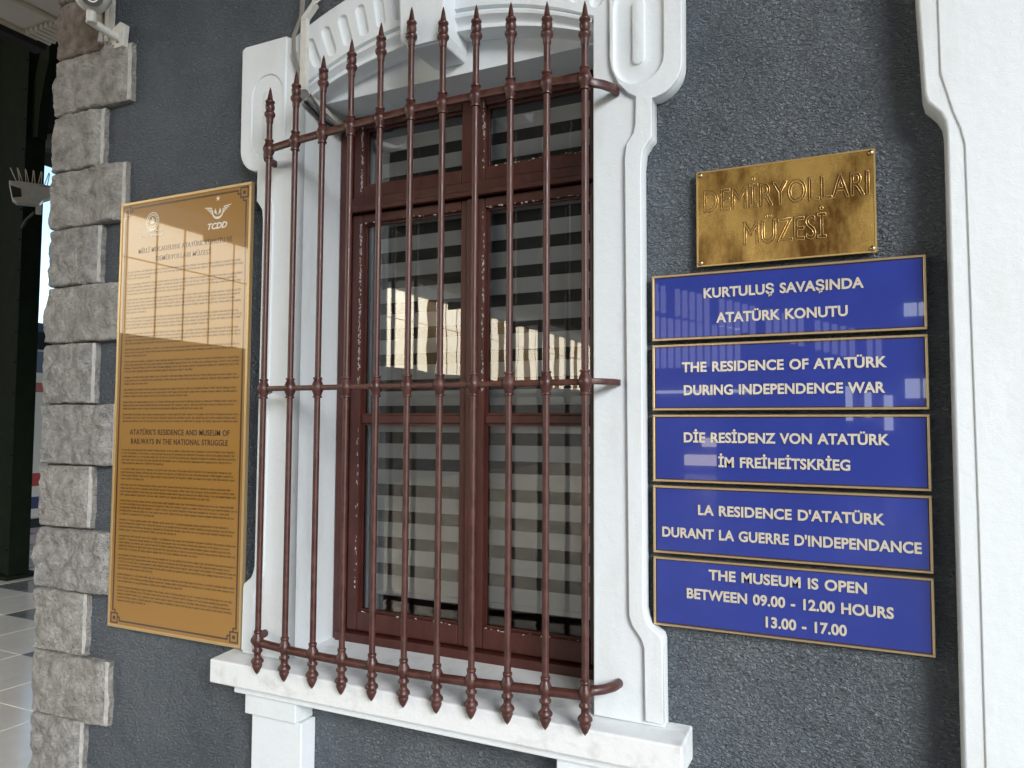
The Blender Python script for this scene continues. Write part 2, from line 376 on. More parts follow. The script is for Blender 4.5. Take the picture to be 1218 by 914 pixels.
# hall across the concourse (seen only as reflections)
oh = empty('concourse_hall', (0, -24, 0)); tag(oh, 'hall across the concourse with ribbed cladding and low openings and added glow panels', 'building')
MB().box(-9.2, 30, -24.5, -24, 3.6, 7.4).build('wall', 'render_wall', oh)
x = -7.6; i = 0
while x < .4:
    zt = 6.75-(x+7.4)*.30
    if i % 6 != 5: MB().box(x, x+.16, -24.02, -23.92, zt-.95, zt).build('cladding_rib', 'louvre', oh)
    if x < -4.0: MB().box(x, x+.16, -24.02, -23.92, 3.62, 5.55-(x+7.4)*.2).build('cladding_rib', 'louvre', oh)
    x += .25; i += 1
for x in (-9, -4.5, -1, 3, 8): MB().box(x-.25, x+.25, -24.5, -24, 0, 3.6).build('pier', 'render_wall', oh)
for x0, x1, z0, z1, m in ((-5.9, -4.4, .25, .62, 'pane'), (-5.3, -4.8, .9, 1.2, 'pane'), (-1.0, -.55, 1.8, 2.9, 'pane2'), (-.2, .0, 1.9, 2.7, 'pane2'), (.35, .6, 1.5, 2.6, 'pane2'), (.95, 1.35, 2.5, 3.1, 'pane2'), (1.45, 1.85, 2.5, 3.1, 'pane2'), (-6.9, -3.6, 2.75, 2.85, 'pane2')):
    MB().box(x0, x1, -24.45, -24.3, z0, z1).build('window', m, oh)  # glowing panels added to put bright spots into the sign reflections
for x0, x1 in ((.95, 1.3), (1.36, 1.7)): MB().box(x0, x1, -24.02, -23.9, 5.0, 5.4).build('window', 'pane2', oh)
MB().box(-9.2, 30, -24.48, -24.46, 0, 3.6).build('rear_wall', 'render_wall', oh)

# ------------------------------------------------------------------ the museum building
B = empty('museum_building', (0, 0, 0)); tag(B, 'dark grey stucco station building with white window surrounds and a rough stone corner', 'building')
OX0, OX1 = -1.83, -.72          # opening
wl = MB()
for x0, x1, z0, z1 in ((-3.05, OX0-.02, 0, 6.9), (OX0-.02, OX1+.02, 0, .74), (OX0-.02, OX1+.02, 2.95, 6.9), (OX1+.02, 9.0, 0, 6.9)):
    wl.box(x0, x1, 0, .35, z0, z1)
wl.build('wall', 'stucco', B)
MB().box(-3.19, -3.05, .02, 8, 0, 6.9).build('side_wall', 'mortar', B)
MB().box(-3.05, 9, .36, 8, 4.0, 6.9).build('upper_storey', 'mortar', B)
rm = MB(); rm.box(-2.9, .5, 3.0, 3.1, 0, 3.6).box(-3.0, -2.9, .36, 3.0, 0, 3.6).box(.5, .6, .36, 3.0, 0, 3.6).box(-3, .6, .36, 3.1, 3.6, 3.7).box(-3, .6, .36, 3.1, .0, .1)
rm.build('room_wall', 'room', B)

def quoin(x0, x1, z0, z1, seed, m):
    nx = max(14, int((x1-x0)/.0072)); nz = 38
    off = Vector((seed*3.17, seed*1.31, seed*.77)); g = .0035
    x0 += random.uniform(-.004, .008); x1 += random.uniform(-.008, .012)
    v = []; f = []; mi = []
    for j in range(nz+1):
        for i in range(nx+1):
            u = i/nx; t = j/nz; x = x0+(x1-x0)*u; z = z0+g+(z1-z0-2*g)*t
            dr = (x1-x); dl = min(x-x0+.02, z-z0+.006, z1-z+.006)     # drafted margin on the right only
            prot = min(1, max(0, (dr-.022)/.03))*min(1, max(0., dl/.016))
            q = Vector((x*5, z*5, 0))+off
            n = noise.fractal(q*1.3, .9, 2.1, 5)*.5+.5
            vd = noise.voronoi(q*1.6+Vector((n*.4, 0, 0)))[0]; cell = vd[1]-vd[0]
            d = .004+.030*n+.020*(1-min(1, vd[0]*1.3))+.008*abs(noise.fractal(q*5, .8, 2.2, 4))+.012*min(1, cell*2)
            y = -.022-prot*max(d*.62, .002)-.0015*noise.fractal(q*14, .8, 2, 2)
            sx = .006*noise.fractal(q*3+Vector((9, 0, 0)), .8, 2, 3) if (i == 0 or i == nx) else 0
            if i == 0: sx += .006-.008*math.sin(PI*t)
            sz = .003*noise.fractal(q*4+Vector((0, 7, 0)), .8, 2, 3) if j in (0, nz) else 0
            v.append((x+sx, y, z+sz))
    for j in range(nz):
        for i in range(nx):
            a = j*(nx+1)+i; f.append((a, a+1, a+nx+2, a+nx+1))
    # skirts back into the wall
    bd = [i for i in range(nx+1)]+[(j+1)*(nx+1)+nx for j in range(nz)]+[nz*(nx+1)+nx-1-i for i in range(nx)]+[(nz-1-j)*(nx+1) for j in range(nz-1)]
    n0 = len(v)
    for b in bd: v.append((v[b][0], .06, v[b][2]))
    for k in range(len(bd)): k2 = (k+1) % len(bd); f.append((bd[k2], bd[k], n0+k, n0+k2))
    b = MB(); b.v = v; b.f = f; o = b.build('quoin_stone', m, B, smooth=True, angle=50)
    o.data.materials.append(M['stone_edge'])
    for p in o.data.polygons:
        c = p.center
        if (x1-c.x) < .024 and c.y < -.01 and c.z > z0+.01: p.material_index = 1
    return o
zz = [.0, .15, .40, .655, .91, 1.165, 1.425, 1.68, 1.937, 2.18, 2.43, 2.68, 2.93, 3.18, 3.43, 3.68, 3.93]
for k in range(len(zz)-1):
    long_ = k % 2 == 0
    if k == 0: long_ = False
    else: long_ = (zz[k] in (.40, .91, 1.425, 1.937, 2.43, 2.93, 3.43))
    quoin(-3.20, -2.745 if long_ else -2.89, zz[k], zz[k+1], k+1, 'stone_b' if zz[k] > 3.1 else ('stone_c' if k in (2, 3, 5, 8, 10, 11, 12) else 'stone_a'))
MB().box(-3.195, -2.95, -.012, .0, 0, 3.95).build('mortar_joint', 'mortar', B)

# ---- window surround
CX = -1.275
def mirror(pts): return [(2*CX-x, z) for x, z in reversed(pts)]
def arc(cx, cz, r, a0, a1, n): return [(cx+r*math.cos(a0+(a1-a0)*i/n), cz+r*math.sin(a0+(a1-a0)*i/n)) for i in range(n+1)]
AZ, AX = 1.756, -1.262
# right half of the outline, going up from the sill
R = [(-.518, .802), (-.520, 1.02), (-.524, 1.034), (-.540, 1.046), (-.556, 1.058), (-.566, 1.078), (-.571, 1.10), (-.572, 1.6), (-.573, 2.33), (-.568, 2.375), (-.552, 2.398), (-.541, 2.410),
     (-.541, 2.522)]
R += arc(-.548, 2.612, .092, -PI/2+.06, 0, 10)[1:] + [(-.454, 2.99)]
R += [(-.470, 3.0), (-.60, 3.0), (-.665, 3.0)]
tx = -.665; a_end = math.acos((tx-AX)/1.37)
top = arc(AX, AZ, 1.37, a_end, PI-a_end, 28)
outer = R+top+mirror(R)
def ztop(x): return AZ+math.sqrt(1.18**2-(x-AX)**2)
def zlow(x): return 1.5+math.sqrt(1.37**2-(x-AX)**2)
inn = [(OX1, .790)]+[(OX1+(OX0-OX1)*i/24, ztop(OX1+(OX0-OX1)*i/24)) for i in range(25)]+[(OX0, .790)]
outline = [(-.518, .790)]+outer+[(2*CX+.518, .790)]+inn[::-1]
sr = empty('window_surround', (CX, 0, .8)); sr.parent = B
def flute_loop(k, r, n=18):
    a = k*.0585; r0_, r1_ = 1.207, 1.322; out = []
    for j in range(n):
        tt = 2*PI*(j+.5)/n; lx = r*math.cos(tt); lz = r*math.sin(tt)+(1 if math.sin(tt) >= 0 else -1)*(.5*(r1_-r0_)-.0185)
        rr = .5*(r0_+r1_)+lz; out.append((AX+math.sin(a)*rr+math.cos(a)*lx, AZ+math.cos(a)*rr-math.sin(a)*lx))
    return out
KS = [k for k in range(-8, 9) if abs(k) > 1]
plate('surround_slab', [outline]+[flute_loop(k, .0185) for k in KS], .0, -.044, 'white', sr, bevel=.004)
# raised outer band with the ears
def inner_line():
    return [(-.569, .803), (-.572, 1.0), (-.580, 1.02), (-.606, 1.055), (-.614, 1.08), (-.615, 1.2), (-.622, 2.36), (-.617, 2.40), (-.596, 2.43), (-.591, 2.455), (-.589, 2.533),
            (-.612, 2.548), (-.640, 2.580), (-.660, 2.625), (-.666, 2.66), (-.667, 2.985)]
def stadium(cx, zb, zt, r, n=10):
    return arc(cx, zt-r, r, 0, PI, n)+arc(cx, zb+r, r, PI, 2*PI, n)
OVX, OVZ0, OVZ1, OVR = -.5805, 2.571, 2.875, .0725
for sgn in (1, -1):
    Rr = [p for p in R if p[1] < 3.0 or p[0] > -.6]
    band = [(p[0]-.0005, p[1]) for p in R]+inner_line()[::-1]
    oval = stadium(OVX, OVZ0, OVZ1, OVR)
    loops = [band, oval]
    if sgn < 0: loops = [mirror(l) for l in loops]
    plate('raised_band', loops, -.040, -.056 if sgn > 0 else -.050, 'white', sr, bevel=.003)
    # scooped oval with a tongue
    prof = [(.0725, -.050), (.070, -.0475), (.060, -.0455), (.045, -.0452), (.030, -.0462), (.0185, -.049), (.017, -.0545), (.013, -.056)]
    b = MB(); cx = OVX if sgn > 0 else 2*CX-OVX; n = 22
    if sgn < 0: prof = [(r, min(y+.006, -.0446)) for r, y in prof]
    for r, y in prof:
        b.v += [(x, y, z) for x, z in stadium(cx, OVZ0+(.0725-r)*1.03, OVZ1-(.0725-r)*1.03, r)]
    for i in range(len(prof)-1):
        for k in range(n): k2 = (k+1) % n; b.f.append((i*n+k, i*n+k2, (i+1)*n+k2, (i+1)*n+k))
    b.f.append(tuple((len(prof)-1)*n+k for k in range(n)))
    b.build('oval_ornament', 'white', sr, smooth=True, angle=50)
# arch moulding lofted between upper and lower lines
prof = [(0, -.046), (.06, -.033), (.12, -.031), (.16, -.040), (.28, -.046), (.42, -.044), (.56, -.032), (.66, -.024), (.76, -.022), (.80, -.027), (.96, -.028), (1.0, -.024), (1.0, .055)]
b = MB(); n = 36
for i in range(n+1):
    x = OX0+.002+(OX1-OX0-.004)*i/n; zt, zl = ztop(x)+.002, zlow(x)
    for t, y in prof: b.v.append((x, y, zt+(zl-zt)*t))
m_ = len(prof)
for i in range(n):
    for k in range(m_-1): b.f.append((i*m_+k, i*m_+k+1, (i+1)*m_+k+1, (i+1)*m_+k))
b.build('arch_moulding', 'white', sr, smooth=True, angle=35)
tym = [(OX0+.001, 2.768), (OX1-.001, 2.768)]+[(OX1+(OX0-OX1)*i/24, max(2.772, zlow(OX1+(OX0-OX1)*i/24)+.012)) for i in range(25)]
MB().prism(tym, .048, .40).build('tympanum', 'white', sr)
MB().box(OX0, OX1, .40, .45, 2.768, 3.2).build('lintel_back', 'white', sr)
# jamb reveals, in two shallow steps
for x0, x1, s in ((OX0-.03, OX0, 1), (OX1, OX1+.03, -1)):
    MB().box(x0, x1, .0, .052, .79, ztop(max(OX0+.002, min(OX1-.002, x0)))+.0).build('jamb', 'white', sr)
    MB().box(x0+.004*s*-1, x1-.004*s, .052, .36, .79, 2.95).build('jamb', 'white', sr)
# keystone
ks = MB(); ks.prism([(-1.352, 2.835), (-1.325, 2.815), (-1.315, 2.80), (-1.200, 2.80), (-1.190, 2.83), (-1.186, 3.14), (-1.364, 3.14)], -.112, .05)
ks.build('keystone', 'white', sr, bevel=.006)
MB().prism([(-1.318, 2.804), (-1.196, 2.804), (-1.196, 2.822), (-1.322, 2.822)], -.120, -.110).build('keystone_lip', 'white', sr, bevel=.003)
# flutes: rounded hollows sunk in the arch face
for k in KS:
    b = MB(); nn = 18
    for r, y in ((.0200, -.0415), (.0182, -.0375), (.0150, -.0345), (.0100, -.0325), (.0050, -.032)):
        b.v += [(x, y, z) for x, z in flute_loop(k, r)]
    for i in range(4):
        for j in range(nn): j2 = (j+1) % nn; b.f.append((i*nn+j, i*nn+j2, (i+1)*nn+j2, (i+1)*nn+j))
    b.f.append(tuple(4*nn+j for j in range(nn)))
    b.build('flute', 'white', sr, smooth=True, angle=60)
# ---- sill and brackets
sl = MB(); sp_ = [(-.122, .701), (.24, .701), (.24, .812), (-.122, .781)]
sl.add([(-2.103, y, z) for y, z in sp_]+[(-.454, y, z) for y, z in sp_], [(0, 1, 2, 3), (7, 6, 5, 4), (0, 4, 5, 1), (1, 5, 6, 2), (2, 6, 7, 3), (3, 7, 4, 0)])
sill = sl.build('window_sill', 'white2', B, bevel=.005)
MB().prism([(-2.010, .674), (-.545, .674), (-.545, .7005), (-2.010, .7005)], -.100, 0).build('sill_moulding', 'white', sill, bevel=.004)
for cx in (-1.858, -.702):
    MB().box(cx-.112, cx+.112, -.088, 0, .606, .6735).build('sill_bracket', 'white', sill, bevel=.004)
    MB().box(cx-.094, cx+.124, -.072, 0, .0, .6045).build('sill_pilaster', 'white', sill, bevel=.004)
# window-sill wedge sloping to the frame
# ---- next opening's surround at the right edge
L2 = [(.173, .0), (.173, .9), (.172, 2.30), (.169, 2.325), (.160, 2.345), (.146, 2.362), (.1335, 2.376), (.128, 2.40), (.118, 2.64), (.112, 3.2), (1.7, 3.2), (1.7, 0)]
plate('door_surround', [L2], .0, -.080, 'white', B, bevel=.006)
L3 = [(.215, .0), (.214, 1.4), (.208, 2.26), (.200, 2.30), (.185, 2.345), (.172, 2.40), (.162, 2.44), (.156, 3.19), (1.69, 3.19), (1.69, 0)]
plate('door_surround_panel', [L3], -.078, -.084, 'white', B, bevel=.0025)

# ---- casement window
W = empty('casement_window', (CX, .22, .8)); W.parent = B
FX0, FX1 = OX0+.002, OX1-.002
def wood(name, x0, x1, y0, y1, z0, z1, bv=.004): return MB().box(x0, x1, y0, y1, z0, z1).build(name, 'wood', W, bevel=bv)
wood('frame_jamb', FX0, FX0+.048, .20, .29, .80, 2.815); wood('frame_jamb', FX1-.048, FX1, .20, .29, .80, 2.815)
wood('frame_head', FX0+.048, FX1-.048, .20, .29, 2.765, 2.815)
wood('frame_sill', FX0+.02, FX1-.02, .185, .292, .798, .838)
wood('transom', FX0+.048, FX1-.048, .195, .29, 2.405, 2.455)
wood('drip_rail', FX0+.046, FX1-.046, .180, .196, 2.398, 2.418)
MX = -1.2555
panes = []
def sash(x0, x1, z0, z1, bars):
    s = .046
    wood('stile', x0, x0+s, .212, .262, z0, z1, .005); wood('stile', x1-s, x1, .212, .262, z0, z1, .005)
    zb = z0+(.050 if z0 > 2 else .070)
    wood('sash_rail', x0+s, x1-s, .213, .261, z0, zb, .005); wood('sash_rail', x0+s, x1-s, .213, .261, z1-.036, z1, .005)
    zs = [zb]+bars+[z1-.036]
    for bz in bars: wood('glazing_bar', x0+s, x1-s, .222, .258, bz-.015, bz+.015, .004)
    for a, b_ in zip(zs[:-1], zs[1:]):
        lo_ = a+(.015 if a in bars else 0); hi_ = b_-(.015 if b_ in bars else 0)
        MB().box(x0+s-.003, x1-s+.003, .240, .243, lo_-.003, hi_+.003).build('pane', 'glass', W)
        pt = MB(); e = .007
        for q0, q1, w0, w1 in ((x0+s, x1-s, lo_, lo_+e), (x0+s, x1-s, hi_-e, hi_), (x0+s, x0+s+e, lo_+e, hi_-e), (x1-s-e, x1-s, lo_+e, hi_-e)): pt.box(q0, q1, .230, .2395, w0, w1)
        pt.build('putty', 'wood', W)
sash(FX0+.052, MX-.0015, .842, 2.397, [1.620]); sash(MX+.0015, FX1-.052, .842, 2.397, [1.620])
sash(FX0+.052, MX-.0015, 2.457, 2.763, []); sash(MX+.0015, FX1-.052, 2.457, 2.763, [])
wood('meeting_strip', MX-.016, MX+.016, .198, .2115, .846, 2.394)
# flaking paint along the putty lines (small pale chips)
fl = MB()
def chips(x, z0, z1, n, horiz=False, x2=0):
    for i in range(n):
        if horiz: px = random.uniform(x, x2); pz = z0+random.uniform(-.003, .003)
        else: px = x+random.uniform(-.004, .004); pz = random.uniform(z0, z1)
        a = random.uniform(.0015, .004); h = random.uniform(.002, .012)
        if horiz: a, h = h, a*.7
        k = random.uniform(-.002, .002)
        fl.prism([(px-a/2, pz-h/2), (px+a/2+k, pz-h/2+k), (px+a/2, pz+h/2), (px-a/2-k, pz+h/2-k)], .2110, .2122)
ax = FX0+.052+.040
for z0, z1, n in ((2.48, 2.74, 60), (1.75, 2.36, 130), (1.0, 1.6, 30)): chips(ax, z0, z1, n)
chips(MX+.0015+.041, 1.7, 2.36, 50); chips(MX+.0015+.041, 2.5, 2.74, 30)
chips(FX0+.1, .912, 0, 10, True, MX-.05); chips(MX+.05, .912, 0, 14, True, FX1-.1); chips(MX+.05, 2.36, 0, 30, True, FX1-.1); chips(FX0+.1, 2.36, 0, 20, True, MX-.05); chips(MX+.05, 2.505, 0, 20, True, FX1-.1)
tag(fl.build('flaked_paint', 'stone_edge', W), kind='stuff')
f2 = MB(); z = .87
while z < 1.6:
    h = random.uniform(.006, .02)
    if random.random() < .75: f2.box(MX-.0185+random.uniform(-.001, .001), MX-.0165+random.uniform(0, .0012), .2095, .2112, z, z+h)
    z += h+.001
tag(f2.build('flaked_paint', 'stone_edge', W), kind='stuff')

# ---- blind, curtain and the room's balustrade behind the glass
BL = empty('zebra_blind', (-1.25, .29, .99)); tag(BL, 'zebra roller blind of pale and dark bands behind the window glass', 'blind')
z = .985
MB().box(-1.705, -.735, .284, .296, .965, .985).build('bottom_bar', 'blind', BL, bevel=.003)
while z < 2.8:
    MB().box(-1.705, -.735, .288, .2895, z, z+.055).build('fabric_band', 'blind', BL)
    MB().box(-1.705, -.735, .290, .2912, z+.055, z+.098).build('sheer_band', 'sheer', BL)
    z += .098
cv = MB(); n = 40; th = []
for i in range(n+1):
    t = i/n; x = -1.80+.092*t; th.append((x, .318+.012*math.sin(t*19)+.004*math.sin(t*47)))
v = [(x, y, z) for z in (.88, 2.8) for x, y in th]; cv.add(v, [(i, i+1, n+2+i, n+1+i) for i in range(n)])
v = [(x, y+.002, z) for z in (.88, 2.8) for x, y in th]; cv.add(v, [(i+1, i, n+1+i, n+2+i) for i in range(n)])
tag(cv.build('curtain', 'curtain', smooth=True), 'narrow pale blue curtain edge hanging left of the zebra blind', 'curtain')

# ------------------------------------------------------------------ window grille
G = empty('window_grille', (CX, -.14, .8)); tag(G, 'maroon iron window grille of eleven spear topped bars on three rails', 'window grille')
GY = -.14
tops = [2.770, 2.805, 2.836, 2.867, 2.895, 2.920, 2.892, 2.871, 2.851, 2.825, 2.798]
tr_z = [2.550, 2.561, 2.568, 2.574, 2.580, 2.586, 2.587, 2.588, 2.587, 2.583, 2.574]
bz = [.872, .864, .860, .858, .857, .856, .857, .860, .866, .871, .876]
bx = [-1.868+.1158*i for i in range(11)]
def knob(z, r=.0205, h=.024): return [(.0112, z-h-.010), (.0150, z-h-.009), (.0150, z-h-.004), (.0120, z-h-.002), (.0135, z-h+.003), (r*.85, z-h*.5), (r, z-.003), (r, z+.003), (r*.85, z+h*.5), (.0135, z+h-.003), (.0120, z+h+.002), (.0150, z+h+.004), (.0150, z+h+.009), (.0112, z+h+.010)]
for i in range(11):
    x = bx[i]; T = tops[i]; zt = tr_z[i]; zb = bz[i]; jx = random.uniform(-.0015, .0015)
    n = 16
    bar = MB().lathe(x, GY, [(.0098, zb), (.0098, T-.115)], n).build('bar', 'iron', G, smooth=True)
    MB().lathe(x, GY, [(0.0108, T-.128), (0.0119, T-.124), (0.0123, T-.112), (0.0140, T-.108), (0.0172, T-.103), (0.0191, T-.098), (0.0177, T-.091), (0.0121, T-.087), (0.0140, T-.083), (0.0160, T-.074),
                       (0.0156, T-.065), (0.0121, T-.060), (0.0153, T-.057), (0.0167, T-.053), (0.0153, T-.049), (0.0098, T-.046), (0.0090, T-.040), (0.0050, T-.015), (0.0008, T)], n).build('finial', 'iron', bar, smooth=True, angle=55)
    for zk in (zt, 1.720):
        MB().lathe(x, GY, knob(zk), n).build('collar', 'iron', bar, smooth=True, angle=50)
    MB().lathe(x, GY, [(.0108, zb+.040), (.0135, zb+.038), (.0135, zb+.031), (.0115, zb+.029), (.0125, zb+.024), (.0185, zb+.012), (.0190, zb+.004), (.0175, zb-.006), (.0125, zb-.012), (.0120, zb-.020), (.0165, zb-.024), (.0165, zb-.030), (.0115, zb-.034),
                       (.0110, zb-.046), (.0135, zb-.050), (.0200, zb-.058), (.0205, zb-.064), (.0155, zb-.069), (.0150, zb-.072), (.0165, zb-.075), (.0140, zb-.083), (.0080, zb-.096), (.0010, zb-.105)], n).build('drop_point', 'iron', bar, smooth=True, angle=55)
def rail(name, zs, hw, hh, zl, zr, rnd=False):
    P = [(-1.925, -.045, zl), (-1.922, -.075, zl), (-1.912, -.105, zl), (-1.895, -.128, zl), (-1.868, GY, zs[0])]
    P += [(bx[i], GY, zs[i]) for i in range(1, 10)]
    P += [(bx[10], GY, zs[10]), (-.690, -.133, zr), (-.668, -.112, zr), (-.650, -.080, zr), (-.645, -.045, zr)]
    # resample lightly
    Q = []
    for a, b_ in zip(P[:-1], P[1:]):
        Q.append(a); Q.append(tuple((u+v)/2 for u, v in zip(a, b_)))
    Q.append(P[-1])
    ring = [(-hw, -hh), (hw, -hh), (hw, hh), (-hw, hh)]
    if rnd: ring = [(hw*math.cos(t), hh*math.sin(t)) for t in [2*PI*(k+.5)/12 for k in range(12)]]
    return MB().sweep(Q, ring).build(name, 'iron', G, bevel=0 if rnd else .002, smooth=True, angle=50)
rail('top_rail', tr_z, .0075, .0115, 2.535, 2.560)
rail('middle_rail', [1.720]*11, .0085, .0085, 1.720, 1.722)
rail('bottom_rail', bz, .0125, .0135, .872, .890, True)
# wall plugs / plaster patches at anchors are part of the surround

# ------------------------------------------------------------------ brass-coloured information board
PB = empty('information_board', (-2.405, -.03, .8)); tag(PB, 'tall gold information board covered in small print, left of the window', 'sign')
PX0, PX1, PZ0, PZ1 = -2.755, -2.053, .800, 2.493
MB().box(PX0+.03, PX1-.03, -.018, 0, PZ0+.03, PZ1-.03).build('backing', 'black', PB)
MB().box(PX0, PX1, -.030, -.018, PZ0, PZ1).build('panel', 'gold', PB, bevel=.0015)
fr = MB(); e = .009
for a in ((PX0-.002, PX1+.002, PZ0-.002, PZ0+e), (PX0-.002, PX1+.002, PZ1-e, PZ1+.002), (PX0-.002, PX0+e, PZ0+e, PZ1-e), (PX1-e, PX1+.002, PZ0+e, PZ1-e)): fr.box(a[0], a[1], -.0325, -.016, a[2], a[3])
fr.build('rim', 'gold_edge', PB, bevel=.001)
YI = -.0308
bd = MB(); i0 = .021; t_ = .0065
x0, x1, z0, z1 = PX0+i0, PX1-i0, PZ0+i0, PZ1-i0
c_ = .047
bd.box(x0+c_, x1-c_, YI, -.0301, z0, z0+t_).box(x0+c_, x1-c_, YI, -.0301, z1-t_, z1).box(x0, x0+t_, YI, -.0301, z0+c_, z1-c_).box(x1-t_, x1, YI, -.0301, z0+c_, z1-c_)
bd.build('border_line', 'ink', PB)
for sx, cx in ((1, x0), (-1, x1)):
    for sz, cz in ((1, z0), (-1, z1)):
        k = MB()
        def rb_(a, b_, c, d):
            X = sorted((cx+sx*a, cx+sx*b_)); Z = sorted((cz+sz*c, cz+sz*d)); k.box(X[0], X[1], YI, -.0301, Z[0], Z[1])
        t = .0055; o_ = -.008
        rb_(o_, .034, o_, o_+t); rb_(o_, o_+t, o_+t, .034); rb_(.034-t, .034, o_+t, .034); rb_(o_+t, .034-t, .034-t, .034)     # outer square
        rb_(.034, c_, .014, .014+t); rb_(c_-t, c_, .0, .014); rb_(.014, .014+t, .034, c_); rb_(.0, .014, c_-t, c_)
        rb_(.0065, .0195, .0065, .0195)
        k.build('corner_key', 'ink', PB)
def ink(body, a, b_, base, cap, m='ink', **k): return lettering(body, a, b_, base, cap, -.0306, m, PB, ext=.0004, **k)
ink('MİLLİ MÜCADELEDE ATATÜRK KONUTU VE', -2.648, -2.143, 2.281, .020, name='heading', bold=.004, spacing=1.1)
ink('DEMİRYOLLARI MÜZESİ', -2.545, -2.254, 2.243, .020, name='heading', bold=.004, spacing=1.1)
ink("ATATÜRK'S RESIDENCE AND MUSEUM OF", -2.664, -2.132, 1.556, .022, name='heading', bold=.012, spacing=1.1)
ink('RAILWAYS IN THE NATIONAL STRUGGLE', -2.656, -2.139, 1.520, .022, name='heading', bold=.012, spacing=1.1)
ink('TCDD', -2.270, -2.170, 2.337, .0235, 'print_white', name='heading', bold=.03, shear=.25)
ink('T.C. ULAŞTIRMA VE', -2.652, -2.512, 2.360, .010, 'print_white', name='heading', bold=.01)
ink('ALTYAPI BAKANLIĞI', -2.642, -2.510, 2.343, .010, 'print_white', name='heading', bold=.01)
# winged wheel emblem with star
em = MB(); ex, ez = -2.220, 2.402
st5 = []
for k in range(10):
    a = PI/2+k*PI/5; r = .0115 if k % 2 == 0 else .0048; st5.append((ex+r*math.cos(a), 2.452+r*math.sin(a)))
em.prism(st5[::-1][::-1], YI, -.0301)
for k in range(12):
    a0 = PI+PI*k/12-.1; a1 = PI+PI*(k+1)/12-.1
    a0 = PI*1.0-.35+(PI+.7)*k/12; a1 = PI*1.0-.35+(PI+.7)*(k+1)/12
    t0 = 1-abs(k-6)/8; t1 = 1-abs(k+1-6)/8
    ro_, ri0, ri1 = .029, .029-.010*t0, .029-.010*t1
    em.prism([(ex+ri0*math.cos(a0), ez+ri0*math.sin(a0)), (ex+ro_*math.cos(a0), ez+ro_*math.sin(a0)), (ex+ro_*math.cos(a1), ez+ro_*math.sin(a1)), (ex+ri1*math.cos(a1), ez+ri1*math.sin(a1))], YI, -.0301)
for s in (-1, 1):
    for k in range(4):
        z = ez+.018-k*.0075; a = .030-.001*k; b_ = .066-.010*k
        em.prism([(ex+s*a, z-.0045), (ex+s*b_, z+.001), (ex+s*(b_+.003), z+.0042), (ex+s*a, z)][::s], YI, -.0301)
    em.prism([(ex+s*.003, ez-.012), (ex+s*.018, ez-.002), (ex+s*.012, ez+.014), (ex+s*.007, ez)][::s], YI, -.0301)
em.build('winged_emblem', 'print_white', PB)
e2 = MB(); ex, ez = -2.572, 2.405
for r0_, r1_, n in ((.033, .036, 28), (.022, .024, 24)):
    for k in range(n):
        a0 = 2*PI*k/n; a1 = 2*PI*(k+1)/n
        e2.prism([(ex+r0_*math.cos(a0), ez+r0_*math.sin(a0)), (ex+r1_*math.cos(a0), ez+r1_*math.sin(a0)), (ex+r1_*math.cos(a1), ez+r1_*math.sin(a1)), (ex+r0_*math.cos(a1), ez+r0_*math.sin(a1))], YI, -.0301)
for k in range(16):
    a = 2*PI*k/16; e2.box(ex+.028*math.cos(a)-.0022, ex+.028*math.cos(a)+.0022, YI, -.0301, ez+.028*math.sin(a)-.0022, ez+.028*math.sin(a)+.0022)
e2.box(ex-.012, ex+.012, YI, -.0301, ez-.010, ez-.006).box(ex-.003, ex+.003, YI, -.0301, ez-.006, ez+.014).box(ex-.010, ex-.006, YI, -.0301, ez-.006, ez+.006).box(ex+.006, ex+.010, YI, -.0301, ez-.006, ez+.006)
e2.build('round_emblem', 'print_white', PB)
# small print: rows of tiny letter strokes
bt = MB(); rnd = random.Random(3)
def text_block(z_hi, z_lo):
    z = z_hi; left = rnd.randint(2, 4)
    while z > z_lo:
        last = left == 0
        xe = -2.085 if not last else -2.70+rnd.uniform(.12, .5)
        x = -2.708; q = 0
        while x < xe:
            wl_ = rnd.randint(2, 9)
            if x+wl_*.0046 > xe+.003: break
            for c in range(wl_):
                h = .0082 if rnd.random() < .22 else .0058
                ww = .0032; zz_ = z-(.002 if rnd.random() < .1 else 0)
                bt.add([(x, YI, zz_), (x+.0013, YI, zz_), (x+.0013, YI, z+h), (x, YI, z+h)], [(0, 1, 2, 3)])
                kk = rnd.random(); zc = z+(.0045 if kk < .4 else .0022 if kk < .7 else 0)
                bt.add([(x+.0013, YI, zc), (x+ww, YI, zc), (x+ww, YI, zc+.0014), (x+.0013, YI, zc+.0014)], [(0, 1, 2, 3)])
                if kk > .3: bt.add([(x+ww-.001, YI, z), (x+ww, YI, z), (x+ww, YI, z+.0055), (x+ww-.001, YI, z+.0055)], [(0, 1, 2, 3)])
                x += .0044
            x += .0034
        z -= .0130
        left -= 1
        if last: z -= .0105; left = rnd.randint(2, 4)
text_block(2.205, 1.60); text_block(1.492, .885)
bt.build('small_print', 'ink_soft', PB)

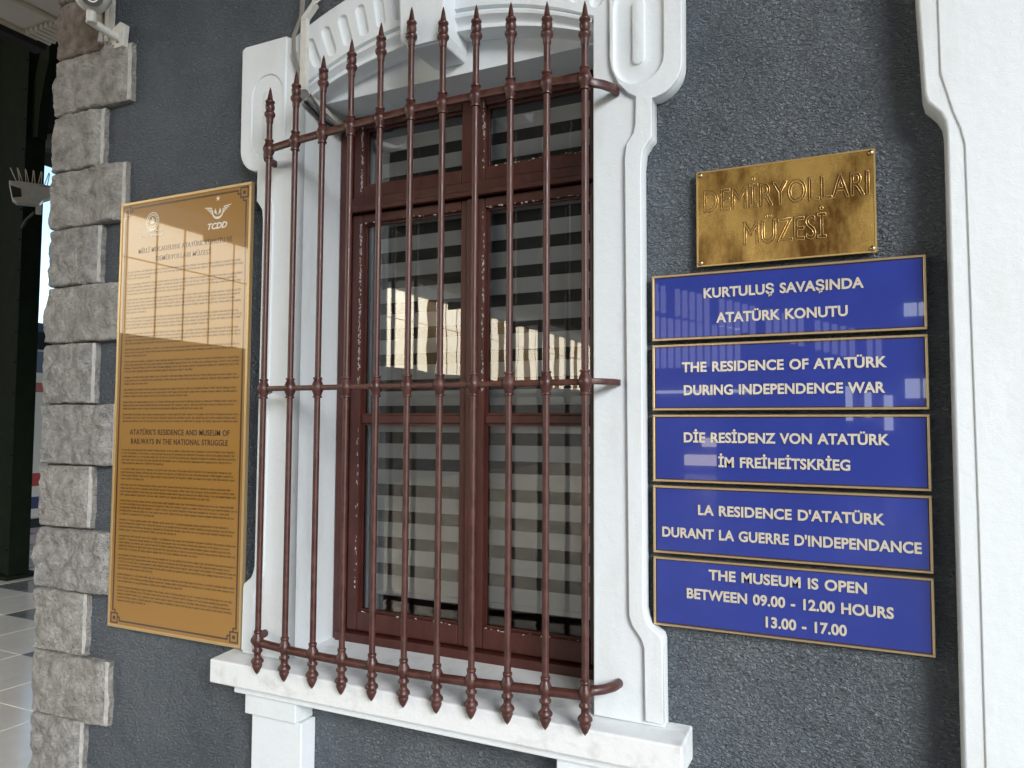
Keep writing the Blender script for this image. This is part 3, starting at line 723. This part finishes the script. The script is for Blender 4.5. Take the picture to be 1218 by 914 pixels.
# ------------------------------------------------------------------ engraved brass museum sign
MS = empty('engraved_brass_sign', (-.203, -.02, 2.037)); tag(MS, 'patinated brass plate with painted reflections, reading DEMİRYOLLARI MÜZESİ above the blue signs', 'sign')
SX0, SX1, SZ0, SZ1 = -.4265, .0195, 2.037, 2.3015
plb = MB().box(SX0, SX1, -.020, -.010, SZ0, SZ1).build('plate', 'brass', MS, bevel=.0016)
rim = MB(); e = .004
for a in ((SX0, SX1, SZ0, SZ0+e), (SX0, SX1, SZ1-e, SZ1), (SX0, SX0+e, SZ0+e, SZ1-e), (SX1-e, SX1, SZ0+e, SZ1-e)): rim.box(a[0]-.0005 if a[0] == SX0 else a[0], a[1]+.0005 if a[1] == SX1 else a[1], -.0212, -.0195, a[2], a[3])
rim.build('raised_rim', 'brass_line', MS)
def sign_letters(body, a, b_, base, cap):
    lettering(body, a, b_, base, cap, -.0198, 'groove', MS, bold=0, outline=.0019, name='engraved_lettering')  # shade inside the engraving, painted as a dark outline
    lettering(body, a+.0016, b_+.0016, base-.0006, cap, -.0212, 'brass_line', MS, bold=0, outline=.0007, name='painted_groove_glint')  # highlight on the engraving, painted as a thin bright outline
sign_letters('DEMİRYOLLARI', -.407, .004, 2.187, .061); sign_letters('MÜZESİ', -.303, -.098, 2.087, .062)
for x in (SX0+.010, SX1-.010):
    for z in (SZ0+.010, SZ1-.010):
        s = MB(); pr = [(.0075, -.0200), (.0072, -.0225), (.005, -.0248), (.0015, -.0258)]; n = 14
        for r, y in pr: s.v += [(x+r*math.cos(2*PI*k/n), y, z+r*math.sin(2*PI*k/n)) for k in range(n)]
        for i in range(3):
            for k in range(n): k2 = (k+1) % n; s.f.append((i*n+k, i*n+k2, (i+1)*n+k2, (i+1)*n+k))
        s.f.append(tuple(3*n+k for k in range(n))); s.build('screw', 'screw', MS, smooth=True)

# ------------------------------------------------------------------ five blue enamel signs
signs = [
 (2.0205, 1.8375, 'blue enamel sign reading KURTULUŞ SAVAŞINDA ATATÜRK KONUTU', [('KURTULUŞ SAVAŞINDA', -.409, -.012, 1.950), ('ATATÜRK KONUTU', -.376, -.050, 1.881)]),
 (1.8255, 1.6435, 'blue enamel sign reading THE RESIDENCE OF ATATÜRK DURING INDEPENDENCE WAR', [('THE RESIDENCE OF ATATÜRK', -.470, .036, 1.749), ('DURING INDEPENDENCE WAR', -.465, .031, 1.686)]),
 (1.6315, 1.4475, 'blue enamel sign reading DIE RESIDENZ VON ATATÜRK IM FREIHEITSKRIEG', [('DİE RESİDENZ VON ATATÜRK', -.466, .038, 1.557), ('İM FREİHEİTSKRİEG', -.374, -.051, 1.492)]),
 (1.4365, 1.2525, "blue enamel sign reading LA RESIDENCE D'ATATÜRK DURANT LA GUERRE D'INDEPENDANCE", [("LA RESIDENCE D'ATATÜRK", -.429, .024, 1.362), ("DURANT LA GUERRE D'INDEPENDANCE", -.527, .102, 1.298)]),
 (1.2415, 1.0565, 'blue enamel sign reading THE MUSEUM IS OPEN with the opening hours', [('THE MUSEUM IS OPEN', -.402, -.019, 1.1915), ('BETWEEN 09.00 - 12.00 HOURS', -.461, .039, 1.1375), ('13.00 - 17.00', -.258, -.066, 1.0835)]),
]
BX0, BX1 = -.5515, .1255
for k, (zt, zb, lab, lines) in enumerate(signs):
    e_ = empty('blue_sign', ((BX0+BX1)/2, -.02, zb)); tag(e_, lab, 'sign', group='blue enamel signs stacked right of the window')
    MB().box(BX0+.02, BX1-.02, -.010, .0, zb+.02, zt-.02).build('backing', 'black', e_)
    MB().box(BX0+.003, BX1-.003, -.0225, -.010, zb+.003, zt-.003).build('panel', 'blue', e_)
    f = MB(); e = .0058
    for a in ((BX0, BX1, zb, zb+e), (BX0, BX1, zt-e, zt), (BX0, BX0+e, zb+e, zt-e), (BX1-e, BX1, zb+e, zt-e)): f.box(a[0], a[1], -.0265, -.0095, a[2], a[3])
    f.build('frame', 'brass_frame', e_, bevel=.001, seg=1)
    f = MB(); a0 = e; a1 = e+.0026
    for a in ((BX0+a0, BX1-a0, zb+a0, zb+a1), (BX0+a0, BX1-a0, zt-a1, zt-a0), (BX0+a0, BX0+a1, zb+a1, zt-a1), (BX1-a1, BX1-a0, zb+a1, zt-a1)): f.box(a[0], a[1], -.0232, -.0221, a[2], a[3])
    f.build('frame_groove', 'ink', e_)
    for body, a, b_, base in lines:
        lettering(body, a, b_, base, .0268, -.0236, 'letter', e_, bold=.031, ext=.0010, spacing=1.02, word=1.25)

# ------------------------------------------------------------------ camera on the stone corner, conduits
SC = empty('surveillance_camera', (-2.80, -.03, 3.2)); tag(SC, 'white eyeball security camera on a bracket above the stone corner', 'camera')
c0 = Vector((-2.80, -.16, 3.315))
def ball(c, r, name, m, parent, sq=1.):
    bm = bmesh.new(); bmesh.ops.create_uvsphere(bm, u_segments=28, v_segments=18, radius=r)
    me = bpy.data.meshes.new(name); 
    for v in bm.verts: v.co = Vector((v.co.x, v.co.y, v.co.z*sq))+Vector(c)
    for f in bm.faces: f.smooth = True
    bm.to_mesh(me); bm.free(); me.materials.append(M[m]); o = bpy.data.objects.new(name, me); COL.objects.link(o); attach(o, parent); return o
ball(c0, .066, 'eyeball', 'plastic', SC, .95)
tocam = (Vector((0, -2.1, 1.6))-c0).normalized()
def ring_at(c, d, r0_, r1_, h, name, m):
    q = d.to_track_quat('Z', 'Y').to_matrix(); n = 28; b = MB()
    for r, z in ((r0_, 0), (r1_, 0), (r1_, h), (r0_, h)):
        for k in range(n):
            a = 2*PI*k/n; b.v.append(tuple(c+q@Vector((r*math.cos(a), r*math.sin(a), z))))
    for i in range(4):
        for k in range(n): k2 = (k+1) % n; i2 = (i+1) % 4; b.f.append((i*n+k, i*n+k2, i2*n+k2, i2*n+k))
    return b.build(name, m, SC, smooth=True, angle=40)
look = (tocam+Vector((-.05, 0, .05))).normalized()
ring_at(c0+look*.050, look, .001, .040, .014, 'lens_bezel', 'lens'); ring_at(c0+look*.063, look, .019, .024, .004, 'lens_ring', 'print_white')
MB().lathe(c0.x, c0.y, [(.066, 3.305), (.071, 3.31), (.071, 3.36), (.066, 3.40)], 28).build('housing_collar', 'plastic', SC, smooth=True)
MB().lathe(c0.x, c0.y, [(.016, 3.205), (.020, 3.21), (.020, 3.27)], 16).build('stem', 'plastic', SC, smooth=True)
MB().tube([(-2.815, -.165, 3.222), (-2.81, -.12, 3.212), (-2.80, -.045, 3.200)], .017, 14).build('arm', 'plastic', SC, smooth=True)
MB().prism([(-2.855, 3.155), (-2.760, 3.155), (-2.752, 3.245), (-2.782, 3.262), (-2.848, 3.235)], -.048, -.024).build('wall_plate', 'plastic', SC, bevel=.003)
sb = MB()
for x in (-2.835, -2.79): sb.lathe(x, -.05, [(.006, 3.173), (.006, 3.181)], 8)
sb.build('bolt', 'cable', SC)
cc = MB().tube([(-2.985, -.10, 3.5), (-2.93, -.05, 3.40), (-2.90, -.04, 3.25), (-2.905, -.045, 3.20)], .012, 8).build('cable_loop', 'plastic', SC, smooth=True)
co = MB().box(-2.868, -2.842, -.055, -.025, 3.19, 3.95).build('corner_conduit', 'plastic', bevel=.002); tag(co, 'white cable conduit running up the stone corner beside the camera', 'conduit')
cn = MB(); cn.sweep([(-1.69, -.068, 4.0), (-1.700, -.068, 3.2), (-1.726, -.068, 3.095), (-1.740, -.068, 3.068)], [(-.012, -.008), (.012, -.008), (.012, .008), (-.012, .008)])
cn.sweep([(-1.738, -.0683, 3.072), (-1.786, -.0683, 3.026)], [(-.012, -.008), (.012, -.008), (.012, .008), (-.012, .008)])
cn.sweep([(-1.782, -.0687, 3.036), (-1.782, -.0687, 2.772)], [(-.012, -.009), (.012, -.009), (.012, .009), (-.012, .009)])
cn.sweep([(-1.782, -.060, 2.780), (-1.79, -.02, 2.764), (-1.798, .10, 2.742), (-1.80, .195, 2.735)], [(-.010, -.010), (.010, -.010), (.010, .010), (-.010, .010)])
tag(cn.build('window_conduit', 'plastic'), 'white plastic cable duct crossing the left end of the window arch', 'conduit')
cb = MB()
for k in range(3):
    d = .007*k
    cb.tube([(-1.806+d, -.062, 4.0), (-1.808+d, -.060, 3.14), (-1.812+d*.8, -.060, 3.05), (-1.845+d*.6, -.06, 2.985), (-1.842+d*.7, -.062, 2.93), (-1.826+d*.7, -.062, 2.87), (-1.800+d*.6, -.062, 2.80), (-1.790+d, -.04, 2.765), (-1.80+d, .05, 2.742-d), (-1.795+d, .19, 2.722-d)], .0042, 6)
tag(cb.build('cable_bundle', 'cable', smooth=True), 'bundle of thin grey cables hanging beside the white duct', 'cable')
ck = MB(); ck.tube([(-1.81, -.03, 2.752), (-1.815, .08, 2.722), (-1.80, .185, 2.712), (-1.77, .188, 2.735), (-1.74, .189, 2.722), (-1.71, .19, 2.742), (-1.66, .191, 2.738), (-1.645, .191, 2.755)], .005, 6)
tag(ck.build('black_cable', 'cable_b', smooth=True), 'black cable curling into the top left corner of the window', 'cable')
